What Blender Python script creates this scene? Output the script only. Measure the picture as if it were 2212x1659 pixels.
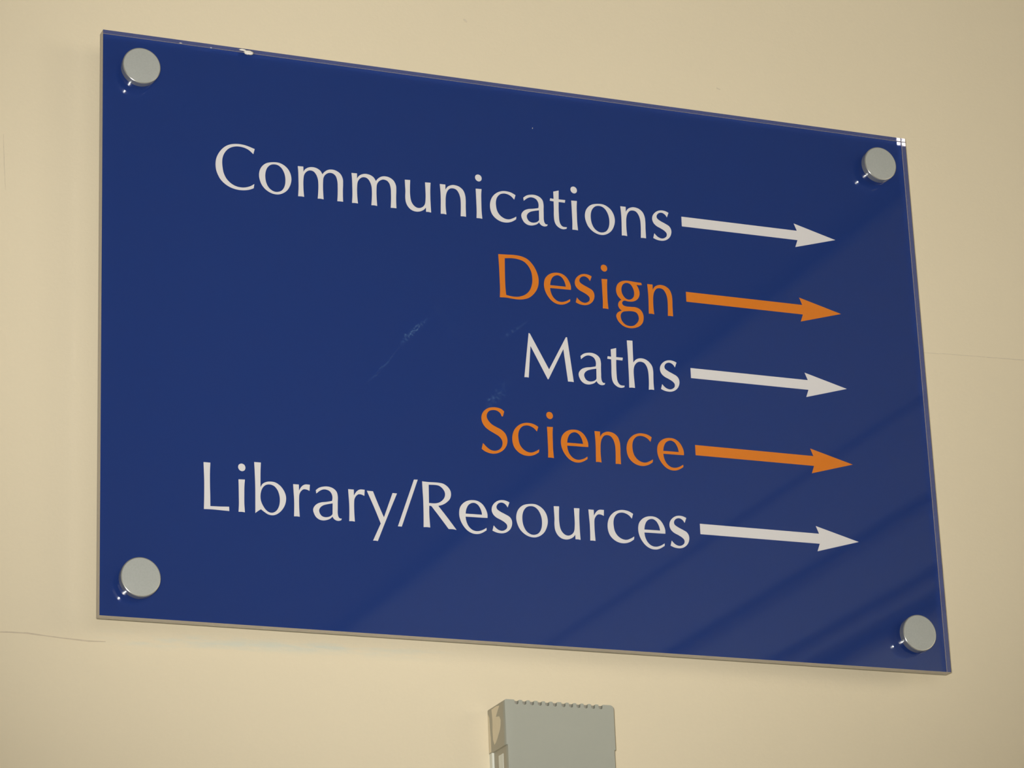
import bpy, bmesh, math, random
from mathutils import Matrix, Vector

for o in list(bpy.data.objects):
    bpy.data.objects.remove(o)
scene = bpy.context.scene
COL = scene.collection
EYE = 2.25            # height of the sign's centre above the floor; the sign's front face lies in Y = 0
MM = 0.001

# ------------------------------------------------------------------ camera
R_CAM = [[0.9270818, -0.3729524, -0.0377619], [0.0919529, 0.3239145, -0.9416072], [0.3634062, 0.8694745, 0.3345893]]    # rows: image right, image down, view direction
C_CAM = [-0.78346, -1.83145, -0.72567]
cam_data = bpy.data.cameras.new('camera')
cam = bpy.data.objects.new('camera', cam_data)
COL.objects.link(cam)
right, down, fwd = (Vector(r) for r in R_CAM)
rot = Matrix((right, -down, -fwd)).transposed()
cam_loc = Vector(C_CAM) + Vector((0, 0, EYE))
cam.matrix_world = Matrix.Translation(cam_loc) @ rot.to_4x4()
cam_data.sensor_fit = 'HORIZONTAL'
cam_data.sensor_width = 36.0
cam_data.lens = 36.0 * 6803.05 / 2212.0
cam_data.clip_start = 0.01
scene.camera = cam

# ------------------------------------------------------------------ light and exposure
scene.view_settings.view_transform = 'Standard'
scene.view_settings.look = 'None'
scene.view_settings.gamma = 1.0
scene.view_settings.use_curve_mapping = False
scene.view_settings.exposure = 0.0
scene.cycles.sample_clamp_indirect = 30.0
scene.cycles.blur_glossy = 0.0       # keep the flash's glint off the sheet's edges onto the wall

world = bpy.data.worlds.new('world')
scene.world = world
world.use_nodes = True
world.node_tree.nodes['Background'].inputs[0].default_value = (1.0, 0.95, 0.88, 1)
world.node_tree.nodes['Background'].inputs[1].default_value = 0.05


def area(name, loc, target, sx, sy, watts, color, shape='RECTANGLE'):
    d = bpy.data.lights.new(name, 'AREA')
    d.shape = shape
    d.size = sx
    if shape == 'RECTANGLE':
        d.size_y = sy
    d.energy = watts
    d.color = color
    o = bpy.data.objects.new(name, d)
    COL.objects.link(o)
    o.location = loc
    o.rotation_euler = (Vector(target) - Vector(loc)).to_track_quat('-Z', 'Y').to_euler()
    return o


# the photographer's flash, just above and left of the lens
flash_loc = cam_loc - down * 0.030 - right * 0.030 - fwd * 0.01
fd = bpy.data.lights.new('camera_flash', 'SPOT')
fd.energy = 151.0
fd.color = (1.0, 0.965, 0.91)
fd.shadow_soft_size = 0.017
fd.spot_size = math.radians(37)      # the beam of a compact camera's flash, fading towards the corners
fd.spot_blend = 1.0
flash = bpy.data.objects.new('camera_flash', fd)
COL.objects.link(flash)
flash.location = flash_loc
flash.rotation_euler = (fwd + right * 0.02 - down * 0.04).to_track_quat('-Z', 'Y').to_euler()
# added fill lights, unseen: a broad frontal one, one brightening the ceiling at right
WARM = (1.0, 0.95, 0.88)
area('frontal_fill_light', (-0.9, -5.3, 1.95), (-0.9, 0, 2.0), 3.2, 1.5, 26.0, WARM)
area('ceiling_fill_light', (4.0, -4.3, 2.0), (4.0, -4.3, 3), 0.8, 0.8, 138.0, WARM)


# ------------------------------------------------------------------ materials
def new_mat(name):
    m = bpy.data.materials.new(name)
    m.use_nodes = True
    nt = m.node_tree
    b = nt.nodes['Principled BSDF']
    return m, nt, b


def node(nt, kind, **kw):
    n = nt.nodes.new(kind)
    for k, v in kw.items():
        setattr(n, k, v)
    return n


def coords(nt):
    return node(nt, 'ShaderNodeTexCoord').outputs['Object']


def noise(nt, vec, scale, detail=3, rough=0.5):
    n = node(nt, 'ShaderNodeTexNoise')
    n.inputs['Scale'].default_value = scale
    n.inputs['Detail'].default_value = detail
    n.inputs['Roughness'].default_value = rough
    nt.links.new(vec, n.inputs['Vector'])
    return n.outputs['Fac']


def math_node(nt, op, a, b=None, clamp=False):
    n = node(nt, 'ShaderNodeMath', operation=op, use_clamp=clamp)
    for i, v in enumerate((a, b)):
        if v is None:
            continue
        if isinstance(v, (int, float)):
            n.inputs[i].default_value = v
        else:
            nt.links.new(v, n.inputs[i])
    return n.outputs[0]


def ramp(nt, fac, p0, c0, p1, c1):
    n = node(nt, 'ShaderNodeMapRange')
    n.inputs['From Min'].default_value = p0
    n.inputs['From Max'].default_value = p1
    n.inputs['To Min'].default_value = c0
    n.inputs['To Max'].default_value = c1
    nt.links.new(fac, n.inputs['Value'])
    return n.outputs[0]


def mix_col(nt, fac, a, b):
    n = node(nt, 'ShaderNodeMix', data_type='RGBA')
    if isinstance(fac, (int, float)):
        n.inputs[0].default_value = fac
    else:
        nt.links.new(fac, n.inputs[0])
    for i, v in ((6, a), (7, b)):
        if isinstance(v, tuple):
            n.inputs[i].default_value = (*v, 1)
        else:
            nt.links.new(v, n.inputs[i])
    return n.outputs[2]


def bump(nt, b, h, strength, dist):
    n = node(nt, 'ShaderNodeBump')
    n.inputs['Strength'].default_value = strength
    n.inputs['Distance'].default_value = dist
    nt.links.new(h, n.inputs['Height'])
    nt.links.new(n.outputs[0], b.inputs['Normal'])


def plain(name, col, rough=0.5, spec=0.3, metal=0.0, grain=0.0, grain_scale=400, relief=0.0, relief_scale=900):
    m, nt, b = new_mat(name)
    b.inputs['Roughness'].default_value = rough
    b.inputs['Specular IOR Level'].default_value = spec
    b.inputs['Metallic'].default_value = metal
    v = coords(nt)
    dark = tuple(c * (1 - grain) for c in col)
    lite = tuple(min(1, c * (1 + grain)) for c in col)
    nt.links.new(mix_col(nt, noise(nt, v, grain_scale, 4), dark, lite), b.inputs['Base Color'])
    if relief:
        bump(nt, b, noise(nt, v, relief_scale, 3), 0.6, relief)
    return m


# cream wall paint: roller stipple, soft mottling, blue crayon scuffs under the sign
WALL_COL = (0.74, 0.658, 0.482)
M_wall, nt, b = new_mat('cream_wall_paint')
b.inputs['Roughness'].default_value = 0.62
b.inputs['Specular IOR Level'].default_value = 0.25
v = coords(nt)
base = mix_col(nt, noise(nt, v, 5.5, 4), (0.718, 0.637, 0.465), (0.764, 0.680, 0.500))
sep = node(nt, 'ShaderNodeSeparateXYZ')
nt.links.new(v, sep.inputs[0])
X, Z = sep.outputs[0], sep.outputs[2]
# stain band: centred on z = -0.2 + slope * x, between x = -0.29 and -0.06 (sign-centre coordinates)
zc = math_node(nt, 'ADD', math_node(nt, 'MULTIPLY', X, 0.025), -0.1985)
dz = math_node(nt, 'ABSOLUTE', math_node(nt, 'SUBTRACT', Z, zc))
band = ramp(nt, dz, 0.0, 1.0, 0.0075, 0.0)
xl = ramp(nt, X, -0.300, 0.0, -0.270, 1.0)
xr = ramp(nt, X, -0.10, 1.0, -0.04, 0.0)
mp = node(nt, 'ShaderNodeMapping')
mp.inputs['Scale'].default_value = (26, 26, 150)
nt.links.new(v, mp.inputs['Vector'])
streak = ramp(nt, noise(nt, mp.outputs[0], 1.0, 4, 0.6), 0.45, 0.0, 0.66, 1.0)
st = math_node(nt, 'MULTIPLY', math_node(nt, 'MULTIPLY', band, streak), math_node(nt, 'MULTIPLY', xl, xr))
st = math_node(nt, 'MULTIPLY', st, 0.42, True)
nt.links.new(mix_col(nt, st, base, (0.50, 0.62, 0.60)), b.inputs['Base Color'])
bump(nt, b, noise(nt, v, 420, 3), 0.25, 0.0006)

M_wall_plain = plain('cream_side_wall_paint', WALL_COL, 0.6, 0.25, grain=0.03, grain_scale=6)
M_ceiling = plain('white_ceiling_tile', (0.42, 0.415, 0.40), 0.8, 0.1, grain=0.05, grain_scale=120)
M_panel = plain('white_ceiling_panel', (0.82, 0.87, 0.85), 0.8, 0.1, grain=0.04, grain_scale=120)
M_panel_dull = plain('dull_ceiling_panel', (0.73, 0.78, 0.76), 0.8, 0.1, grain=0.04, grain_scale=120)
M_grid = plain('dull_ceiling_bar', (0.32, 0.315, 0.305), 0.5, 0.3, grain=0.03)
M_floor = plain('brown_grey_floor', (0.15, 0.135, 0.12), 0.5, 0.3, grain=0.15, grain_scale=14)
M_crack = plain('dark_plaster_crack', (0.585, 0.51, 0.39), 0.9, 0.0, grain=0.15, grain_scale=300)
M_mark = plain('faint_wall_mark', (0.64, 0.57, 0.44), 0.9, 0.0, grain=0.15, grain_scale=300)
M_blue = plain('royal_blue_backing', (0.0135, 0.0385, 0.187), 0.04, 0.35, grain=0.0)
M_rim = plain('pale_backing_rim', (0.50, 0.49, 0.43), 0.5, 0.3, grain=0.05)
M_seam = plain('pale_seam_line', (0.62, 0.53, 0.45), 0.6, 0.2, grain=0.06, grain_scale=200)
M_white = plain('white_print', (0.74, 0.72, 0.725), 0.5, 0.0, grain=0.01)
M_orange = plain('orange_print', (0.70, 0.205, 0.024), 0.5, 0.0, grain=0.03)
M_steel = plain('satin_metal_cap', (0.41, 0.432, 0.41), 0.48, 0.4, metal=0.15, grain=0.09, grain_scale=900, relief=0.00002, relief_scale=3000)
M_rim_steel = plain('polished_metal_rim', (0.50, 0.51, 0.48), 0.17, 0.6, metal=0.6, grain=0.05, grain_scale=600)
M_fleck = plain('white_paint_fleck', (0.80, 0.77, 0.70), 0.7, 0.2, grain=0.1, grain_scale=900)
M_grey = plain('grey_plastic', (0.38, 0.393, 0.338), 0.45, 0.35, grain=0.02, grain_scale=60, relief=0.00005, relief_scale=1200)
M_grey_side = plain('grey_plastic_body', (0.41, 0.385, 0.30), 0.5, 0.3, grain=0.04, grain_scale=80)
M_smear = plain('cream_paint_smear', WALL_COL, 0.55, 0.3, grain=0.05, grain_scale=120)
M_plate = plain('white_back_plate', (0.74, 0.76, 0.68), 0.5, 0.3, grain=0.03)
M_slot_shade = plain('painted_slot_shade', (0.30, 0.285, 0.235), 0.7, 0.1, grain=0.05)

# clear acrylic: Fresnel mirror over a clear pane
M_clear, nt, b = new_mat('clear_acrylic_face')
nt.nodes.remove(b)
lw = node(nt, 'ShaderNodeLayerWeight')
lw.inputs['Blend'].default_value = 0.5
sch = math_node(nt, 'ADD', math_node(nt, 'MULTIPLY', math_node(nt, 'POWER', lw.outputs['Facing'], 5.0), 0.96), 0.04)
tr = node(nt, 'ShaderNodeBsdfTransparent')
tr.inputs[0].default_value = (0.985, 0.99, 0.985, 1)
gl = node(nt, 'ShaderNodeBsdfGlossy')
gl.inputs['Roughness'].default_value = 0.03
mx = node(nt, 'ShaderNodeMixShader')
nt.links.new(sch, mx.inputs[0])
nt.links.new(tr.outputs[0], mx.inputs[1])
nt.links.new(gl.outputs[0], mx.inputs[2])
nt.links.new(mx.outputs[0], nt.nodes['Material Output'].inputs[0])

# sawn and polished acrylic edge: part mirror, part grey haze
M_edge, nt, b = new_mat('polished_acrylic_edge')
nt.nodes.remove(b)
geo = node(nt, 'ShaderNodeNewGeometry')
inside = geo.outputs['Backfacing']          # seen from within the sheet: total internal reflection; from outside: a matt sawn edge
df = node(nt, 'ShaderNodeBsdfDiffuse')
v = coords(nt)
n1 = noise(nt, v, 160, 3)
nt.links.new(mix_col(nt, inside, mix_col(nt, n1, (0.36, 0.33, 0.285), (0.44, 0.40, 0.35)), mix_col(nt, n1, (0.60, 0.57, 0.64), (0.70, 0.66, 0.74))), df.inputs[0])
gl = node(nt, 'ShaderNodeBsdfGlossy')
gl.inputs['Color'].default_value = (0.95, 0.94, 0.97, 1)
gl.inputs['Roughness'].default_value = 0.115
mx = node(nt, 'ShaderNodeMixShader')
nt.links.new(ramp(nt, inside, 0.0, 0.30, 1.0, 0.74), mx.inputs[0])
nt.links.new(df.outputs[0], mx.inputs[1])
nt.links.new(gl.outputs[0], mx.inputs[2])
nt.links.new(mx.outputs[0], nt.nodes['Material Output'].inputs[0])

# scuffs: broken whitish scratching, clear between the scratches
M_scuff, nt, b = new_mat('scuffed_acrylic')
b.inputs['Base Color'].default_value = (0.17, 0.33, 0.60, 1)
b.inputs['Roughness'].default_value = 0.8
b.inputs['Specular IOR Level'].default_value = 0.1
v = coords(nt)
mp = node(nt, 'ShaderNodeMapping')
mp.inputs['Scale'].default_value = (520, 520, 520)
nt.links.new(v, mp.inputs['Vector'])
n1 = ramp(nt, noise(nt, mp.outputs[0], 1.0, 4, 0.65), 0.44, 0.0, 0.72, 1.0)
at = node(nt, 'ShaderNodeVertexColor')
at.layer_name = 'wear'
sp = node(nt, 'ShaderNodeSeparateColor')
nt.links.new(at.outputs[0], sp.inputs[0])
al = math_node(nt, 'MULTIPLY', math_node(nt, 'MULTIPLY', n1, sp.outputs[0]), 0.50, True)
nt.links.new(al, b.inputs['Alpha'])


# ------------------------------------------------------------------ mesh helpers
def link_mesh(name, bm, mats, parent=None, smooth=False):
    me = bpy.data.meshes.new(name)
    bm.normal_update()
    bm.to_mesh(me)
    bm.free()
    for m in (mats if isinstance(mats, (list, tuple)) else [mats]):
        me.materials.append(m)
    if smooth:
        for p in me.polygons:
            p.use_smooth = True
    o = bpy.data.objects.new(name, me)
    COL.objects.link(o)
    if parent:
        o.parent = parent
    return o


def empty(name, loc):
    o = bpy.data.objects.new(name, None)
    o.empty_display_size = 0.05
    COL.objects.link(o)
    o.location = loc
    return o


def tag(o, label=None, cat=None, kind=None, group=None):
    if label:
        o['label'] = label
    if cat:
        o['category'] = cat
    if kind:
        o['kind'] = kind
    if group:
        o['group'] = group
    return o


def box(bm, x0, x1, y0, y1, z0, z1, bev=0.0, seg=2):
    vs = [bm.verts.new((x, y, z)) for x in (x0, x1) for y in (y0, y1) for z in (z0, z1)]
    idx = ((0, 1, 3, 2), (4, 6, 7, 5), (0, 4, 5, 1), (2, 3, 7, 6), (0, 2, 6, 4), (1, 5, 7, 3))
    fs = [bm.faces.new([vs[i] for i in f]) for f in idx]
    bmesh.ops.recalc_face_normals(bm, faces=fs)
    if bev:
        es = list({e for f in fs for e in f.edges})
        bmesh.ops.bevel(bm, geom=es, offset=bev, segments=seg, affect='EDGES', profile=0.5)
    return fs


def prism(bm, pts, y0, y1):
    """pts: (x, z) outline, extruded from y0 to y1"""
    a = [bm.verts.new((x, y0, z)) for x, z in pts]
    c = [bm.verts.new((x, y1, z)) for x, z in pts]
    n = len(pts)
    fs = [bm.faces.new(a), bm.faces.new(c[::-1])]
    for i in range(n):
        j = (i + 1) % n
        fs.append(bm.faces.new((a[i], c[i], c[j], a[j])))
    bmesh.ops.recalc_face_normals(bm, faces=fs)
    return fs


def lathe_y(bm, prof, seg=64):
    """prof: (radius, y) from front axis to back axis, revolved about Y"""
    rings = []
    for r, y in prof:
        if r < 1e-9:
            rings.append([bm.verts.new((0, y, 0))])
        else:
            rings.append([bm.verts.new((r * math.cos(2 * math.pi * k / seg), y, r * math.sin(2 * math.pi * k / seg))) for k in range(seg)])
    fs = []
    for a, c in zip(rings, rings[1:]):
        for k in range(seg):
            j = (k + 1) % seg
            if len(a) == 1:
                fs.append(bm.faces.new((a[0], c[j], c[k])))
            elif len(c) == 1:
                fs.append(bm.faces.new((a[k], a[j], c[0])))
            else:
                fs.append(bm.faces.new((a[k], a[j], c[j], c[k])))
    bmesh.ops.recalc_face_normals(bm, faces=fs)


def shade_by_angle(o, deg=35):
    me = o.data
    for p in me.polygons:
        p.use_smooth = True
    bm = bmesh.new()
    bm.from_mesh(me)
    for e in bm.edges:
        e.smooth = len(e.link_faces) == 2 and e.calc_face_angle(0) < math.radians(deg)
    bm.to_mesh(me)
    bm.free()


# ------------------------------------------------------------------ the room shell
WALL_Y = 0.033       # face of the wall behind the sign
X0, X1, Y0, ZT = -5.2, 5.6, -5.4, 3.0


def shell(name, x0, x1, y0, y1, z0, z1, mat):
    """box given in room coordinates; its origin sits at the sign's centre height"""
    bm = bmesh.new()
    box(bm, x0, x1, y0, y1, z0 - EYE, z1 - EYE)
    o = link_mesh(name, bm, mat)
    o.location = (0, 0, EYE)
    return tag(o, kind='structure')


wall_back = shell('wall_back', X0, X1, WALL_Y, WALL_Y + 0.12, 0, ZT, M_wall)
shell('wall_front', X0, X1, Y0 - 0.12, Y0, 0, ZT, M_wall_plain)
shell('wall_left', X0 - 0.12, X0, Y0, WALL_Y, 0, ZT, M_wall_plain)
shell('wall_right', X1, X1 + 0.12, Y0, WALL_Y, 0, ZT, M_wall_plain)
shell('floor', X0, X1, Y0, WALL_Y, -0.12, 0, M_floor)
ceiling = shell('ceiling', X0, X1, Y0, WALL_Y, ZT, ZT + 0.12, M_ceiling)
# pale panels with dark bars between, running across the ceiling towards the sign wall: they show faintly mirrored in the sign
for x0, x1, m in ((1.02, 1.389, M_panel), (1.411, 1.636, M_panel), (1.674, 1.850, M_panel_dull), (1.880, 1.946, M_panel_dull), (1.984, 2.60, M_panel_dull), (2.64, 3.25, M_panel_dull)):
    bm = bmesh.new()
    box(bm, x0, x1, Y0 + 0.01, WALL_Y - 0.002, ZT - 0.012 - EYE, ZT - EYE, 0.002, 1)
    link_mesh('ceiling_panel', bm, m, ceiling)
for x, w, h in ((1.40, 0.018, 0.015), (1.655, 0.034, 0.02), (1.865, 0.026, 0.02), (1.965, 0.034, 0.03)):
    bm = bmesh.new()
    box(bm, x - w / 2, x + w / 2, Y0, WALL_Y - 0.001, ZT - h - EYE, ZT - EYE, 0.004)
    link_mesh('ceiling_bar', bm, M_grid, ceiling)


def ribbon(name, pts, widths, mat, y0, y1, parent, jitter=0.0, seed=1, step=4.0):
    """a thin uneven line along (x, z) points in millimetres, y0 proud to y1"""
    rnd = random.Random(seed)
    P = []
    for (a, wa), (c, wc) in zip(zip(pts, widths), list(zip(pts, widths))[1:]):
        d = math.dist(a, c)
        n = max(1, int(d / step))
        for k in range(n):
            t = k / n
            P.append((a[0] + (c[0] - a[0]) * t, a[1] + (c[1] - a[1]) * t, wa + (wc - wa) * t))
    P.append((*pts[-1], widths[-1]))
    L, Rr = [], []
    for i, (x, z, w) in enumerate(P):
        p0, p1 = P[max(0, i - 1)], P[min(len(P) - 1, i + 1)]
        tx, tz = p1[0] - p0[0], p1[1] - p0[1]
        q = math.hypot(tx, tz)
        nx, nz = -tz / q, tx / q
        j = rnd.uniform(-jitter, jitter)
        w = w * rnd.uniform(0.7, 1.2) if jitter else w
        L.append(((x + nx * (w / 2 + j)) * MM, (z + nz * (w / 2 + j)) * MM))
        Rr.append(((x - nx * (w / 2 - j)) * MM, (z - nz * (w / 2 - j)) * MM))
    bm = bmesh.new()
    for i in range(len(L) - 1):
        va = [bm.verts.new((px, y, pz)) for y in (y0, y1) for px, pz in (L[i], L[i + 1], Rr[i + 1], Rr[i])]
        for f in ((0, 1, 2, 3), (0, 4, 5, 1), (3, 2, 6, 7)) + (((0, 3, 7, 4),) if i == 0 else ()) + (((1, 5, 6, 2),) if i == len(L) - 2 else ()):
            bm.faces.new([va[k] for k in f])
    bmesh.ops.remove_doubles(bm, verts=bm.verts, dist=1e-7)
    bmesh.ops.recalc_face_normals(bm, faces=bm.faces)
    return link_mesh(name, bm, mat, parent)


wy0, wy1 = WALL_Y - 0.00015, WALL_Y + 0.0003
ribbon('crack', [(-372, -205.8), (-354.4, -205.5), (-336.9, -205.2), (-325.1, -206.2), (-310, -207.2), (-298.5, -207.8), (-287.2, -207.4)],
       [0.8, 0.9, 0.9, 0.7, 0.8, 0.8, 0.4], M_crack, wy0, wy1, wall_back, 0.12, 3)
ribbon('crack', [(318, 47.3), (340, 48.4), (360, 49.0), (403.6, 50.2), (440, 51.5)], [0.25, 0.5, 0.45, 0.6, 0.6], M_mark, wy0, wy1, wall_back, 0.1, 5)
ribbon('scratch_mark', [(-357.8, 131.0), (-357.2, 118), (-356.6, 105), (-355.7, 91.7)], [0.3, 0.5, 0.4, 0.2], M_mark, wy0, wy1, wall_back, 0.1, 6)
ribbon('scuff_mark', [(-30.2, 263), (-29.2, 262.6), (-27.6, 261.0)], [1.2, 2.2, 1.0], M_mark, wy0, wy1, wall_back, 0.1, 7, 1.0)
ribbon('scuff_mark', [(166.0, 236.8), (169.0, 236.0)], [0.8, 0.7], M_mark, wy0, wy1, wall_back, 0.1, 8, 1.0)

# ------------------------------------------------------------------ the sign
SHEET, BACK = 0.006, 0.008      # back of the clear sheet, back of the coloured layer
HW, HH = 0.300, 0.200
sign = empty('direction_sign', (0, 0, EYE))
tag(sign, 'glossy blue acrylic direction sign with five lines of white and orange lettering and arrows', 'sign')

bm = bmesh.new()
c4 = [(-HW, -HH), (HW, -HH), (HW, HH), (-HW, HH)]
fr = [bm.verts.new((x, 0, z)) for x, z in c4]
mid = [bm.verts.new((x, SHEET - 0.0008, z)) for x, z in c4]
bk = [bm.verts.new((x, SHEET, z)) for x, z in c4]
f = bm.faces.new(fr)
f.material_index = 0
for i in range(4):
    j = (i + 1) % 4
    f = bm.faces.new((fr[i], mid[i], mid[j], fr[j]))
    f.material_index = 1
    f = bm.faces.new((mid[i], bk[i], bk[j], mid[j]))
    f.material_index = 2
bmesh.ops.recalc_face_normals(bm, faces=bm.faces)
for f in bm.faces:
    c = f.calc_center_median()
    if f.normal.dot(Vector((c.x, c.y - SHEET / 2, c.z))) < 0 and f.material_index:
        f.normal_flip()
sheet = link_mesh('acrylic_sheet', bm, [M_clear, M_edge, M_seam], sign)
tag(sheet, 'clear acrylic front sheet with grey sawn edges')

bm = bmesh.new()
fs = box(bm, -HW, HW, SHEET, BACK, -HH, HH)
for f in fs:
    f.material_index = 0 if f.normal.y < -0.5 else 1
bm.normal_update()
for f in bm.faces:
    f.material_index = 0 if f.normal.y < -0.5 else 1
backing = link_mesh('blue_backing', bm, [M_blue, M_rim], sign)
tag(backing, 'royal blue layer behind the clear sheet')

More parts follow.
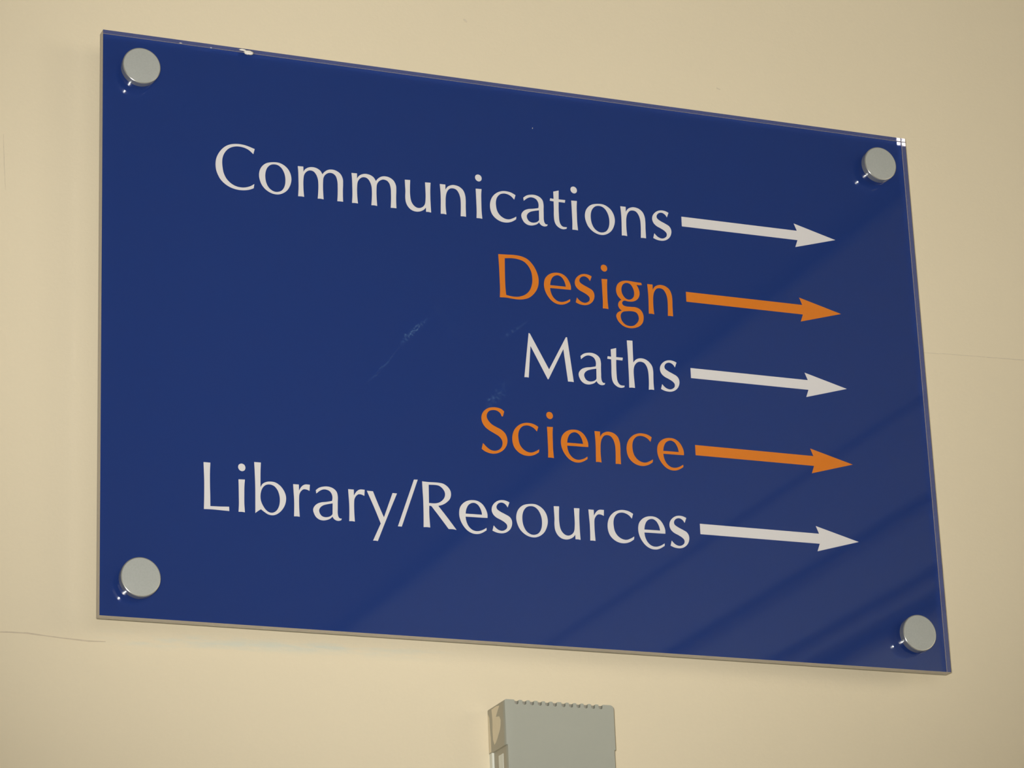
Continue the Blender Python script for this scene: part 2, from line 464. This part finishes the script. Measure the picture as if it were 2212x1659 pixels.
GLYPHS = {
    'C': ["27.2,30.66c 23.37,31.9 19.45,32.75 14.22,32.75 9.43,31.54 5.5,28.89 2.22,24.6 0.46,20.3 0,16.16 0.41,12.15 1.46,9.12 3.38,5.75 6.6,2.77 10.48,0.78 14.8,-0.17 19.13,-0.09 23.05,0.76 26.19,2.19c 26.66,5.28c 23.51,3.21 19.15,1.86 14.82,1.99 10.93,3.54 7.5,6.72 5.58,10.54 4.75,14.96 4.56,18.56 5.02,22.24 6.78,26.1 9.41,28.94 12.46,30.48 15.51,31.1 19.43,30.84 22.91,29.56 26.2,26.88c"],
    'o': ["10.32,22.82 14.27,22.82 17.77,21.35 20.37,18.95 22.08,15.51 22.55,11.47 21.74,7.73 19.71,3.85 16.6,1.19 13.08,-0.15 9.15,0.04 5.24,1.82 2.23,4.84 0.53,8.71 0,12.27 0.61,15.98 2.39,19.16 5.49,21.61", "10.52,21.34 13.37,21.02 15.76,19.27 17.47,16.3 18.3,12.76 18.24,8.66 17.32,5.36 15.53,2.87 12.67,1.61 10.05,1.74 7.01,3.63 5.09,7.01 4.35,11 4.53,14.66 5.66,17.99 7.88,20.46"],
    'm': ["0.08,22.19c 3.97,22.32c 3.99,18.57c 5.17,20.46 7.41,22.03 10.08,22.73 13.17,22.39 15.8,20.9 17.44,18.36c 18.45,19.86 20.7,21.75 23.39,22.64 26.94,22.31 30.02,20.4 31.73,16.95 31.88,13.3 31.64,8.24 31.58,3.66 31.65,0.2c 29.6,0.22 27.56,0.11c 27.93,5.49 28.03,10.07 27.9,14.63 26.86,18.17 25.11,19.78 22.45,20.13 19.76,18.65 18.16,16.16 17.68,11.98 17.59,7.41 17.7,3.77 17.9,0.24c 15.87,0.45 13.75,0.28c 14.19,5.16 14.38,10.66 14.13,14.28 12.87,17.78 10.91,19.82 8.26,20.08 6.03,18.74 4.44,16.26 3.84,12.07 3.77,7.51 3.92,3.43 4.22,0.38c 2.2,0.49 0,0.31c 0.41,6.64 0.43,13.47 0.37,18.02"],
    'u': ["0.01,21.91c 3.91,22.08c 3.57,16.58 3.55,11.04 4.11,6.96 5.39,4.36 7.6,2.56 9.85,2.23 12.38,3.37 14.04,5.64 14.66,9.64 14.79,12.43 14.75,17.05 14.62,21.75c 18.63,21.93c 18.24,16.55 18.15,10.99 18.21,5.46 18.4,-0.05c 16.5,0.18 14.77,0.07c 14.74,3.29c 13.46,1.66 11.15,0.18 8.19,-0.59 4.81,-0.08 2.15,1.89 0.44,5.13 0,8.76 0.22,13.4 0.12,18"],
    'n': ["0,21.89c 4.07,21.93c 3.99,18.16c 5.58,20.45 7.91,21.85 10.45,22.36 13.86,21.71 16.77,19.52 18.25,15.98 18.57,11.84 18.42,7.65 18.41,3.48 18.42,-0.08c 16.55,0.02 14.48,-0.14c 14.72,3.96 14.9,9.07 14.72,13.23 13.7,16.81 11.94,19.15 9.67,19.84 7.14,19.25 5.23,16.93 4.21,13.79 3.85,9.57 3.78,4.94 4.12,-0.09c 2.17,0.13 0.02,-0.03c 0.2,5.43 0.39,11.46 0.33,16.55"],
    'i': ["0.16,21.68c 4.46,21.89c 4.08,17.74 3.94,11.68 3.9,5.64 4.24,-0.12c 2.13,0.05 0.02,-0.07c 0.3,5.2 0.29,11.23 0.26,16.81", "2.31,32.46 4.13,31.75 4.85,29.88 4.23,28.12 2.59,27.35 0.86,28.07 0,29.83 0.57,31.68"],
    'c': ["19.2,20.41c 16.19,21.91 12.5,22.53 9.24,22.22 5.47,20.58 2.35,17.63 0.6,14.15 0,10.59 0.32,6.91 1.59,3.81 4.25,1.12 7.88,-0.53 12.03,-0.73 15.78,0.41 18.88,2.41c 19.2,4.54c 16.82,3.09 13.52,1.77 10.3,2.08 7.14,4.02 5.17,7.04 4.41,11.13 4.54,14.4 5.58,17.33 7.75,19.7 10.57,20.65 13.35,20.39 16.08,19.09 18.09,17c"],
    'a': ["2.05,19.34c 4.46,21.18 7.77,22.2 11.05,22.32 14.28,21.22 16.29,19.12 16.95,15.92 16.82,12.16 16.73,7.94 16.68,4.66 17.18,2.39 18.08,1.47 19.39,1.48c 18.96,0.26c 17.06,-0.29 15.21,0.05 13.63,1.26 13.16,2.28c 11.51,0.78 9.61,-0.15 7.25,-0.76 4.47,-0.53 1.98,1.03 0.46,3.64 0,5.92 0.64,7.86 2.59,9.96 5.44,11.24 9.2,11.93 12.97,12.86c 13.3,15.01 12.94,17.3 11.62,19.25 9.55,20.17 7.22,20.21 4.84,19.12 3.15,17.74 2.33,17.03c", "13.37,11.27c 9.6,10.35 6.75,9.3 4.82,7.67 4.05,5.94 4.43,3.89 5.75,2.18 7.81,1.5 10.16,1.78 12.06,2.71 13.15,4c"],
    't': ["2.91,26.64c 7.02,27.95c 6.71,21.28c 11.65,21.37c 11.27,19.3c 6.62,19.34c 6.37,14 6.34,9.31 6.52,5.12 7.34,2.65 8.92,1.2 11.97,1.09c 11.58,-0.12c 9.3,-0.72 6.74,-0.23 4.25,1.58 2.96,4.23 2.59,8.39 2.8,14.04 2.86,19.3c 0,19.47c 0.37,21.34c 2.94,21.19c"],
    's': ["12.87,21.32c 10.5,22.23 7.62,22.5 4.68,21.76 1.92,19.76 0.32,17.19 0.03,14.55 0.99,12.06 3.04,10.17 6.32,8.67 9.12,7.1 10.56,5.38 10.34,3.32 8.81,1.86 6.84,1.16 4.46,1.59 2.61,2.79 1.03,4.49c 0,0.83c 2.92,-0.25 6.75,-0.51 9.93,0.43 12.72,2.79 14.12,6.04 14.05,8.87 12.74,11.09 9.93,12.65 6.18,14.34 3.86,15.96 3.47,17.57 4.56,19.61 6.55,20.65 8.47,20.55 10.33,19.35 11.44,17.68c"],
    'D': ["0,31.47c 6.09,31.8 11.64,32.12 16.71,31.78 21.27,30.22 24.83,26.94 27.43,22.62 28.86,18.18 29,14.05 28.03,9.81 25.29,5.38 21.45,1.98 17.24,0.38 13.07,-0.17 8.48,-0.03 4.37,0.25 0,-0.04c 0.37,5.84 0.36,14.98 0.26,24.14", "4.69,29.01c 9.69,29.59 13.84,29.46 18.41,28.28 21.54,25.64 23.68,21.74 24.41,17.22 24.12,12.59 22.39,7.81 19.24,4.26 15.01,2.19 11.3,1.56 7.64,1.7 4.67,2.2c 4.33,8.56 4.38,17.72"],
    'e': ["19.94,11.17c 15.36,11.04 10.7,10.98 4.42,10.84c 4.76,8.12 6.22,4.6 8.9,2.14 12.12,1.44 15.89,2.44 19,4.3c 18.92,2.54c 15.8,0.6 12.96,-0.4 9.25,-0.34 5.61,1.32 2.52,4.66 0.61,8.58 0,12.65 0.75,16.87 2.97,19.89 6.08,21.85 9.84,22.65 13.55,22.23 16.73,20.28 18.91,17.06 19.93,13.94", "16.15,13.06c 11.73,13.03 4.51,12.92c 5.12,15.98 6.65,18.92 8.81,20.45 11.16,20.81 13.43,19.68 15.18,17.1 15.99,14.42"],
    'g': ["20.13,22.23c 20.66,20.66c 18.36,20.31 16.46,20.42c 17.75,18 18.53,14.83 17.86,11.5 15.82,8.96 12.9,7.62 9.58,7.35 6.76,7.69c 5.39,6.9 4.84,5.45 5.62,4.14 7.94,3.47 11.73,3.51 15.05,3.54 18.29,2.27 20.26,-0.76 20.55,-3.97 19.65,-7.3 17.12,-10.11 13.25,-11.81 9.44,-12.3 5.25,-11.36 2.08,-8.93 0.35,-6.12 0,-3.85 1.05,-1.9 3.01,-0.53 4.36,0.03c 2.64,1.51 1.81,3.5 2.16,5.62 3.42,7.24 4.41,7.95c 2.17,10.25 0.99,12.9 0.93,16.14 2.18,19.3 4.66,21.44 8.04,22.51 11.36,22.65 15.15,22.37", "9.14,21 11.71,20.36 13.48,18 14.4,14.84 13.98,11.54 12.3,9.5 9.89,8.68 7.34,9.66 5.36,12.46 4.82,15.65 5.7,18.76 7.21,20.32", "7.99,-0.04 5.35,-0.74 3.6,-2.54 3.24,-4.89 4.04,-7.57 6.27,-9.87 9.53,-10.77 12.87,-10.1 15.35,-7.99 16.83,-5.29 16.7,-2.53 15.3,-0.37 12.5,0.35"],
    'M': ["4.42,32.22c 5.27,32.01c 18.33,7.4c 31.78,32.04c 32.65,32.04c 36.12,0.04c 33.97,0.13 31.9,0.02c 29.51,23.17c 17.65,0.33c 17.09,0.16c 5.4,22.96c 3.14,0.04c 1.68,0.2 0,0.03c"],
    'h': ["0.01,34.43c 4.26,34.63c 4.11,26.29 4.06,18.66c 5.68,20.65 7.95,21.95 10.49,22.36 13.29,21.88 16.03,20.16 18.07,17.32 18.66,14.02 18.56,9.43 18.45,4.86 18.65,0.17c 16.61,0.27 14.61,-0.07c 14.97,4.52 15.08,9.09 14.87,13.64 13.95,16.9 12.19,19.17 9.72,19.84 7.49,19.31 5.34,17.26 4.25,14.72 3.89,11.03 4.06,5.58 4.29,0.2c 2.2,0.3 0,0.03c 0.18,6.11 0.21,15.22 0.24,24.37"],
    'S': ["17.18,29.69c 15.36,31.18 12.38,32.01 9.37,31.99 5.96,31.22 2.88,29.08 1.09,26.33 0.61,23.34 1.25,20.45 3.19,17.5 6.11,15.38 9.78,13.51 13.08,11.6 14.86,9.19 15.15,7.01 14.3,4.36 12.35,2.36 9.31,1.35 6.34,1.82 3.79,3.43 1.09,6.11c 0,1.99c 2.18,0.54 5.13,-0.48 8.48,-0.73 11.88,0.12 15.34,2.26 17.72,5.4 18.66,8.43 18.52,11.36 17.32,14.19 14.78,16.54 11.09,18.23 7.78,19.95 5.26,22.66 4.42,25.17 5.07,27.63 6.64,29.25 9.29,30.06 11.92,29.86 14.12,28.48 15.34,26.11c 16.1,26.18c"],
    'L': ["0,31.56c 4.53,31.53c 4.24,25.24 4.19,16.44 4.33,9.44 4.35,2.45c 10.53,2.67 16.8,3.04c 16.91,0.15c 11.21,0.28 5.31,0.36 0.11,0.18c 0.33,9.11 0.39,19.63 0.18,26.65"],
    'b': ["0,34.52c 4.48,34.55c 4.16,28.14 4.04,17.87c 5.55,20.29 8.03,21.74 10.86,22.23 14.03,21.9 17.19,20.04 19.62,17.05 20.99,13.63 21.12,10.46 20.18,6.85 18.02,3.33 15.16,0.81 12.33,-0.3 9.17,-0.03 6.38,1.51 4.22,3.09c 2.17,1.69 0.4,0.22c 0.49,8.41 0.53,18.99 0.28,27.81", "3.96,11.16 4.24,14.36 5.51,17.64 7.65,19.66 10.48,20.25 13.29,19.36 15.38,17.05 16.57,13.97 16.99,10.47 16.47,6.55 14.84,3.25 12.35,1.46 9.89,1.44 7.45,3 5.38,6 4.28,8.72"],
    'r': ["0,21.56c 3.88,21.58c 3.87,17.52c 5.79,20.46 7.98,21.93 11.35,22.08c 11.04,17.9c 9.2,18.61 7.04,18.64 5.29,17.21 4.16,14.99 3.88,11.98 3.84,6.44 4.13,-0.13c 2.24,0.02 0.31,-0.13c 0.51,5.32 0.52,11.7 0.24,16.79"],
    'y': ["0,21.56c 4.24,21.53c 7.5,13.32 11.39,4.33c 17.78,21.46c 20.87,21.41c 13.78,4.86 6.78,-12.07c 5.15,-11.9 3.51,-12.03c 9.11,0.01c 4.84,10.54"],
    '/': ["12.05,31.99c 14.68,32.09c 2.69,-0.97c 0,-0.97c"],
    'R': ["0,31.25c 4.65,31.11 10.89,31.27 14.55,30.86 17.44,29.3 19.56,26.59 20.01,23.74 19.18,20.79 16.7,18.07 13.7,16.2 10.81,15.25c 16.74,8.02 23.13,-0.25c 20.5,0.08 17.64,-0.08c 11.95,7.27 7.38,13 5.97,14.68 4.51,14.92c 4.33,9.17 4.71,-0.02c 2.41,0.08 0.11,-0.1c 0.33,7.06 0.4,17.81 0.18,24.97", "4.52,29.29c 8.99,29.49 11.92,29.12 14.43,27.24 15.75,24.83 15.66,22.3 14.18,19.66 11.55,17.65 8.59,16.79 4.38,16.7c"],
}
# word, ink, baseline height, arrow height, pen positions (glyph, x, rise) in millimetres from the sign centre
WORDS = [
    ('Communications', 'white', 99.41, 115.35,
     [('C', -221.55, 0), ('o', -191.54, 0), ('m', -164.42, 0), ('m', -126.44, -0.15), ('u', -88.18, 0), ('n', -62.85, 0), ('i', -36.78, 0), ('c', -26.51, 0), ('a', -3.63, 0), ('t', 18.16, 0), ('i', 34.14, -0.14), ('o', 44.13, -1.29), ('n', 71.43, -0.07), ('s', 95.42, 0)]),
    ('Design', 'orange', 43.13, 58.8,
     [('D', -21.87, 0), ('e', 11.05, 0), ('s', 34.09, 1.56), ('i', 54.16, 0.17), ('g', 64.06, 0), ('n', 88.75, -0.02)]),
    ('Maths', 'white', -12.87, 2.45,
     [('M', -6.29, 0), ('a', 33.67, 0.16), ('t', 55.59, 0.04), ('h', 70.92, 0), ('s', 94.83, 0.57)]),
    ('Science', 'orange', -68.53, -53.5,
     [('S', -39.17, 0), ('c', -16.9, 0.74), ('i', 8.47, 0.11), ('e', 18.32, -1.1), ('n', 43.35, 0.03), ('c', 66.52, 0.93), ('e', 89.3, -0.6)]),
    ('Library/Resources', 'white', -124.11, -109.75,
     [('L', -230.93, 0), ('i', -207.89, 0.26), ('b', -197.09, 0), ('r', -171.02, 0.26), ('a', -157.71, -0.26), ('r', -133.56, 0), ('y', -120.75, 0), ('/', -99.84, 0), ('R', -82.11, 0), ('e', -56.75, -1.43), ('s', -33.63, 0.48), ('o', -16.33, -0.88), ('u', 10.95, -0.15), ('r', 36.08, -0), ('c', 49.57, 0.65), ('e', 71.96, -2.23), ('s', 95.3, -0)]),
]



def spline(loop):
    """outline text -> dense points; plain points are smooth, 'c' points are corners (Catmull-Rom between)"""
    toks = loop.split()
    P = [tuple(float(q) for q in t.rstrip('c').split(',')) for t in toks]
    K = [t.endswith('c') for t in toks]
    n = len(P)
    out = []
    for i in range(n):
        p1, p2 = P[i], P[(i + 1) % n]
        k1, k2 = K[i], K[(i + 1) % n]
        out.append(p1)
        if k1 and k2:
            continue
        p0 = P[i - 1] if not k1 else (2 * p1[0] - p2[0], 2 * p1[1] - p2[1])
        p3 = P[(i + 2) % n] if not k2 else (2 * p2[0] - p1[0], 2 * p2[1] - p1[1])
        d0, d1, d2 = (max(1e-4, math.dist(a, c)) ** 0.5 for a, c in ((p0, p1), (p1, p2), (p2, p3)))
        m1 = [(p1[q] - p0[q]) / d0 - (p2[q] - p0[q]) / (d0 + d1) + (p2[q] - p1[q]) / d1 for q in (0, 1)]
        m2 = [(p2[q] - p1[q]) / d1 - (p3[q] - p1[q]) / (d1 + d2) + (p3[q] - p2[q]) / d2 for q in (0, 1)]
        m1 = [a * d1 for a in m1]
        m2 = [a * d1 for a in m2]
        for s in range(1, 6):
            t = s / 6
            h = (2 * t ** 3 - 3 * t * t + 1, t ** 3 - 2 * t * t + t, -2 * t ** 3 + 3 * t * t, t ** 3 - t * t)
            out.append(tuple(h[0] * p1[q] + h[1] * m1[q] + h[2] * p2[q] + h[3] * m2[q] for q in (0, 1)))
    return out


SHAPES = {g: [spline(l) for l in loops] for g, loops in GLYPHS.items()}


def print_mesh(name, loops, mat, parent, y):
    """flat print: filled outlines (x, z in millimetres) as one thin mesh facing the viewer"""
    cu = bpy.data.curves.new(name, 'CURVE')
    cu.dimensions = '2D'
    cu.fill_mode = 'BOTH'
    cu.extrude = 0.00004
    for l in loops:
        s = cu.splines.new('POLY')
        s.points.add(len(l) - 1)
        s.use_cyclic_u = True
        for p, (x, z) in zip(s.points, l):
            p.co = (x * MM, z * MM, 0, 1)
    tmp = bpy.data.objects.new('tmp', cu)
    COL.objects.link(tmp)
    bpy.context.view_layer.update()
    me = bpy.data.meshes.new_from_object(tmp.evaluated_get(bpy.context.evaluated_depsgraph_get()))
    bpy.data.objects.remove(tmp)
    bpy.data.curves.remove(cu)
    me.transform(Matrix.Rotation(math.radians(90), 4, 'X'))
    me.transform(Matrix.Translation((0, y, 0)))
    me.name = name
    me.materials.clear()
    me.materials.append(mat)
    o = bpy.data.objects.new(name, me)
    COL.objects.link(o)
    o.parent = parent
    return o


ARROW = [(118.1, 3.68), (208.65, 3.68), (206.5, 9.05), (239.1, 0.1), (206.5, -9.05), (208.65, -3.5), (118.1, -3.68)]
PRINT_Y = SHEET - 0.0001
for text, ink, base_z, arrow_z, pens in WORDS:
    mat = M_white if ink == 'white' else M_orange
    loops = []
    for g, x, rise in pens:
        for l in SHAPES[g]:
            loops.append([(px + x, pz + base_z + rise) for px, pz in l])
    w = print_mesh('word', loops, mat, sign, PRINT_Y)
    tag(w, f'{ink} lettering reading {text}')
    a = print_mesh('arrow', [[(x, z + arrow_z) for x, z in ARROW]], mat, sign, PRINT_Y)
    tag(a, f'{ink} arrow to the right of {text}')

# standoff fixings: a flat satin cap in front, a barrel between sign and wall
CAPH, CAPR = 0.0052, 0.0129
cap0 = None
for n, (sx, sz) in enumerate(((-1, 1), (1, 1), (-1, -1), (1, -1))):
    if cap0 is None:
        bm = bmesh.new()
        rim = [(CAPR - 0.0007 + 0.0007 * math.sin(t), -CAPH + 0.0007 - 0.0007 * math.cos(t)) for t in (math.pi / 2 * k / 8 for k in range(9))]
        lathe_y(bm, [(0, -CAPH)] + rim + [(CAPR, -0.0001), (0, -0.0001)], 128)
        cap0 = cap = link_mesh('standoff_cap', bm, [M_steel, M_rim_steel], sign)
        for p in cap.data.polygons:
            p.material_index = 0 if abs(p.normal.y) > 0.999 else 1
        shade_by_angle(cap, 50)
        bm = bmesh.new()
        lathe_y(bm, [(0, BACK + 0.0001), (0.0095, BACK + 0.0001), (0.0095, WALL_Y), (0, WALL_Y)], 48)
        bar0 = barrel = link_mesh('standoff_barrel', bm, M_steel, cap)
        shade_by_angle(barrel, 50)
    else:
        cap = cap0.copy()
        COL.objects.link(cap)
        barrel = bar0.copy()
        COL.objects.link(barrel)
        barrel.parent = cap
    cap.location = (sx * 0.275, 0, sz * 0.175)


# scuffs on the face of the sheet
def scuff(pts, widths, wear, seed):
    rnd = random.Random(seed)
    P, n = [], 14
    for i in range(len(pts) - 1):
        for k in range(n):
            t = k / n
            P.append([pts[i][q] + (pts[i + 1][q] - pts[i][q]) * t for q in (0, 1)] + [widths[i] + (widths[i + 1] - widths[i]) * t, wear[i] + (wear[i + 1] - wear[i]) * t])
    P.append([*pts[-1], widths[-1], wear[-1]])
    bm = bmesh.new()
    lay = bm.loops.layers.color.new('wear')
    rows = []
    for i, (x, z, w, a) in enumerate(P):
        p0, p1 = P[max(0, i - 1)], P[min(len(P) - 1, i + 1)]
        tx, tz = p1[0] - p0[0], p1[1] - p0[1]
        q = math.hypot(tx, tz)
        nx, nz = -tz / q, tx / q
        j = rnd.uniform(-0.25, 0.25) * w
        rows.append([(bm.verts.new(((x + nx * (w * s + j)) * MM, -0.00008, (z + nz * (w * s + j)) * MM)), a * e) for s, e in ((-0.5, 0), (-0.18, 1), (0.18, 1), (0.5, 0))])
    for r0, r1 in zip(rows, rows[1:]):
        for k in range(3):
            quad = (r0[k], r0[k + 1], r1[k + 1], r1[k])
            f = bm.faces.new([v for v, _ in quad])
            for lp, (_, a) in zip(f.loops, quad):
                lp[lay] = (a, a, a, 1)
    bmesh.ops.recalc_face_normals(bm, faces=bm.faces)
    return link_mesh('scuff', bm, M_scuff, sign)


scuff([(-70, 26), (-77.5, 19), (-85, 11.6), (-92, 5.5), (-98, -2)], [2.0, 2.6, 4.0, 5.0, 3.4], [0.0, 0.5, 1.0, 0.9, 0.35], 1)
scuff([(-98, -3), (-106, -13.8), (-117, -26.5), (-128, -37)], [1.2, 1.8, 2.2, 1.2], [0.4, 0.8, 0.55, 0.0], 2)
scuff([(-1, 29), (-8, 23), (-20.2, 14), (-29, 7)], [1.5, 2.6, 3.4, 2.0], [0.0, 0.6, 0.55, 0.0], 3)
scuff([(-15, -13), (-24, -25), (-33, -34), (-40, -43)], [5.0, 7.5, 6.5, 3.0], [0.0, 0.5, 0.75, 0.1], 4)
scuff([(-82, 40), (-70, 28), (-58, 12), (-44, 0)], [5.0, 8.0, 8.0, 4.0], [0.0, 0.28, 0.28, 0.0], 5)


# white flecks of paint caught on the top edge
def fleck(x, z, w, h, seed, y=-0.0002):
    rnd = random.Random(seed)
    bm = bmesh.new()
    n = 28
    ring0, ring1 = [], []
    for k in range(n):
        a = 2 * math.pi * k / n
        r = rnd.uniform(0.86, 1.1)
        ring0.append(bm.verts.new(((x + w / 2 * r * math.cos(a)) * MM, y + 0.00025, (z + h / 2 * r * math.sin(a)) * MM)))
        ring1.append(bm.verts.new(((x + w / 2 * 0.62 * r * math.cos(a)) * MM, y - 0.0003 * rnd.uniform(0.7, 1.3), (z + h / 2 * 0.62 * r * math.sin(a)) * MM)))
    for k in range(n):
        j = (k + 1) % n
        bm.faces.new((ring0[k], ring0[j], ring1[j], ring1[k]))
    bm.faces.new(ring1)
    bm.faces.new(ring0[::-1])
    bmesh.ops.recalc_face_normals(bm, faces=bm.faces)
    return link_mesh('paint_fleck', bm, M_fleck, sign, True)


fleck(-199.8, 197.6, 7.6, 3.6, 1)
fleck(-204.0, 198.9, 5.5, 1.6, 2)
fleck(-247.0, 197.6, 2.4, 0.6, 3)
fleck(-226.0, 197.2, 1.6, 0.7, 4)
fleck(5.0, 169.2, 0.5, 1.2, 5)

# ------------------------------------------------------------------ grey plastic box below the sign
BX0, BX1, BY0, BZT, BZB = -30.8, 46.0, 3.0, -236.9, -345.0
box_root = empty('wall_box', (0, 0, EYE))
tag(box_root, 'grey plastic box with vent notches along its top, on the wall below the blue sign', 'wall box')


def rounded(x0, x1, z0, z1, r_tl, r_tr, n=6):
    pts = [(x0, z0), (x1, z0)]
    for k in range(n + 1):
        a = math.pi / 2 * k / n
        pts.append((x1 - r_tr + r_tr * math.cos(a), z1 - r_tr + r_tr * math.sin(a)))
    for k in range(n + 1):
        a = math.pi / 2 * k / n
        pts.append((x0 + r_tl - r_tl * math.sin(a), z1 - r_tl + r_tl * math.cos(a)))
    return pts


# cap sleeve over the top end; its front top edge is notched
NOTCH = [-22.5, -17.0, -11.7, -6.2, -1.0, 4.4, 10.5, 15.8, 21.0, 26.2, 31.4, 36.7]
NR, ND = 1.4, 3.1
top = []
for nx in NOTCH[::-1]:
    top += [(nx + NR + 0.5, BZT), (nx + NR + 0.12, BZT - 0.35), (nx + NR, BZT - 0.9)]
    top += [(nx + NR * math.cos(a), BZT - ND + NR + -NR * math.sin(a)) for a in (math.pi * k / 8 for k in range(9))]
    top += [(nx - NR, BZT - 0.9), (nx - NR - 0.12, BZT - 0.35), (nx - NR - 0.5, BZT)]
out = [(BX0, BZT - 29.8), (BX0 + 1.2, BZT - 29.8), (BX0 + 1.2, BZB), (BX1 - 0.8, BZB), (BX1 - 0.8, BZT - 29.8), (BX1, BZT - 29.8)]
n = 6
rt = 2.6
out += [(BX1 - rt + rt * math.cos(math.pi / 2 * k / n), BZT - rt + rt * math.sin(math.pi / 2 * k / n)) for k in range(n + 1)]
out += top
out += [(BX0 + 1.2, BZT), (BX0 + 0.35, BZT - 0.35), (BX0, BZT - 1.2)]
bm = bmesh.new()
fs = prism(bm, [(x * MM, z * MM) for x, z in out], BY0 * MM, (BY0 + 3.2) * MM)
# soften the left vertical corner of the front
es = [e for e in bm.edges if all(abs(v.co.y - BY0 * MM) < 1e-7 and abs(v.co.x - BX0 * MM) < 1e-7 for v in e.verts)]
bmesh.ops.bevel(bm, geom=es, offset=0.0013, segments=4, affect='EDGES', profile=0.5)
cover = link_mesh('front_cover', bm, M_grey, box_root)
shade_by_angle(cover, 32)
tag(cover, 'light grey front with a notched top edge')
bm = bmesh.new()
prism(bm, [(x * MM, z * MM) for x, z in rounded(BX0, BX1, BZT - 29.8, BZT - 0.0, 1.2, 2.6)], (BY0 + 3.2) * MM, WALL_Y)
sleeve = link_mesh('cap_sleeve', bm, M_grey_side, box_root)
shade_by_angle(sleeve, 40)
bm = bmesh.new()
box(bm, (BX0 + 6) * MM, (BX1 - 6) * MM, (BY0 + 3.1) * MM, (BY0 + 3.19) * MM, (BZT - 4) * MM, (BZT - 0.25) * MM)  # thin dark strip: the shade inside the notches, put in as colour
tag(link_mesh('vent_shade_strip', bm, M_slot_shade, box_root), 'dark strip painted as shade behind the notches')
# body below the cap
bm = bmesh.new()
box(bm, (BX0 + 1.7) * MM, (BX1 - 1.2) * MM, 0.0062, 0.0285, BZB * MM, (BZT - 29.8) * MM)
link_mesh('body_side', bm, M_grey_side, box_root)
bm = bmesh.new()
box(bm, (BX0 + 1.5) * MM, (BX0 + 1.75) * MM, 0.0125, 0.0205, BZB * MM, (BZT - 33.5) * MM, 0.0002, 1)
tag(link_mesh('side_rail', bm, M_plate, box_root), 'light grey rail along the left side')
bm = bmesh.new()
box(bm, (BX0 + 0.2) * MM, (BX1 - 1.4) * MM, 0.0285, WALL_Y, BZB * MM, (BZT - 29.8) * MM)
tag(link_mesh('back_plate', bm, M_plate, box_root), 'whitish back plate against the wall')


# cream wall paint smeared over the left side of the cap
def side_patch(pts):
    bm = bmesh.new()
    a = [bm.verts.new((BX0 * MM - 0.00005, y * MM, z * MM)) for y, z in pts]
    c = [bm.verts.new((BX0 * MM + 0.0002, y * MM, z * MM)) for y, z in pts]
    fs = [bm.faces.new(a), bm.faces.new(c[::-1])]
    for i in range(len(a)):
        j = (i + 1) % len(a)
        fs.append(bm.faces.new((a[i], c[i], c[j], a[j])))
    bmesh.ops.recalc_face_normals(bm, faces=fs)
    tag(link_mesh('paint_smear', bm, M_smear, box_root), 'cream wall paint on the left side')


side_patch([(26, -238.5), (18, -238.2), (12.5, -239), (17, -243), (19, -245), (13, -246), (11, -249), (11.5, -252), (13, -255),
            (17, -259), (20, -261.5), (23, -262.5), (25, -259), (25.5, -253), (25, -246)])
side_patch([(32.6, -240), (30.5, -243), (30, -250), (29, -258), (29, -266), (32.6, -266)])
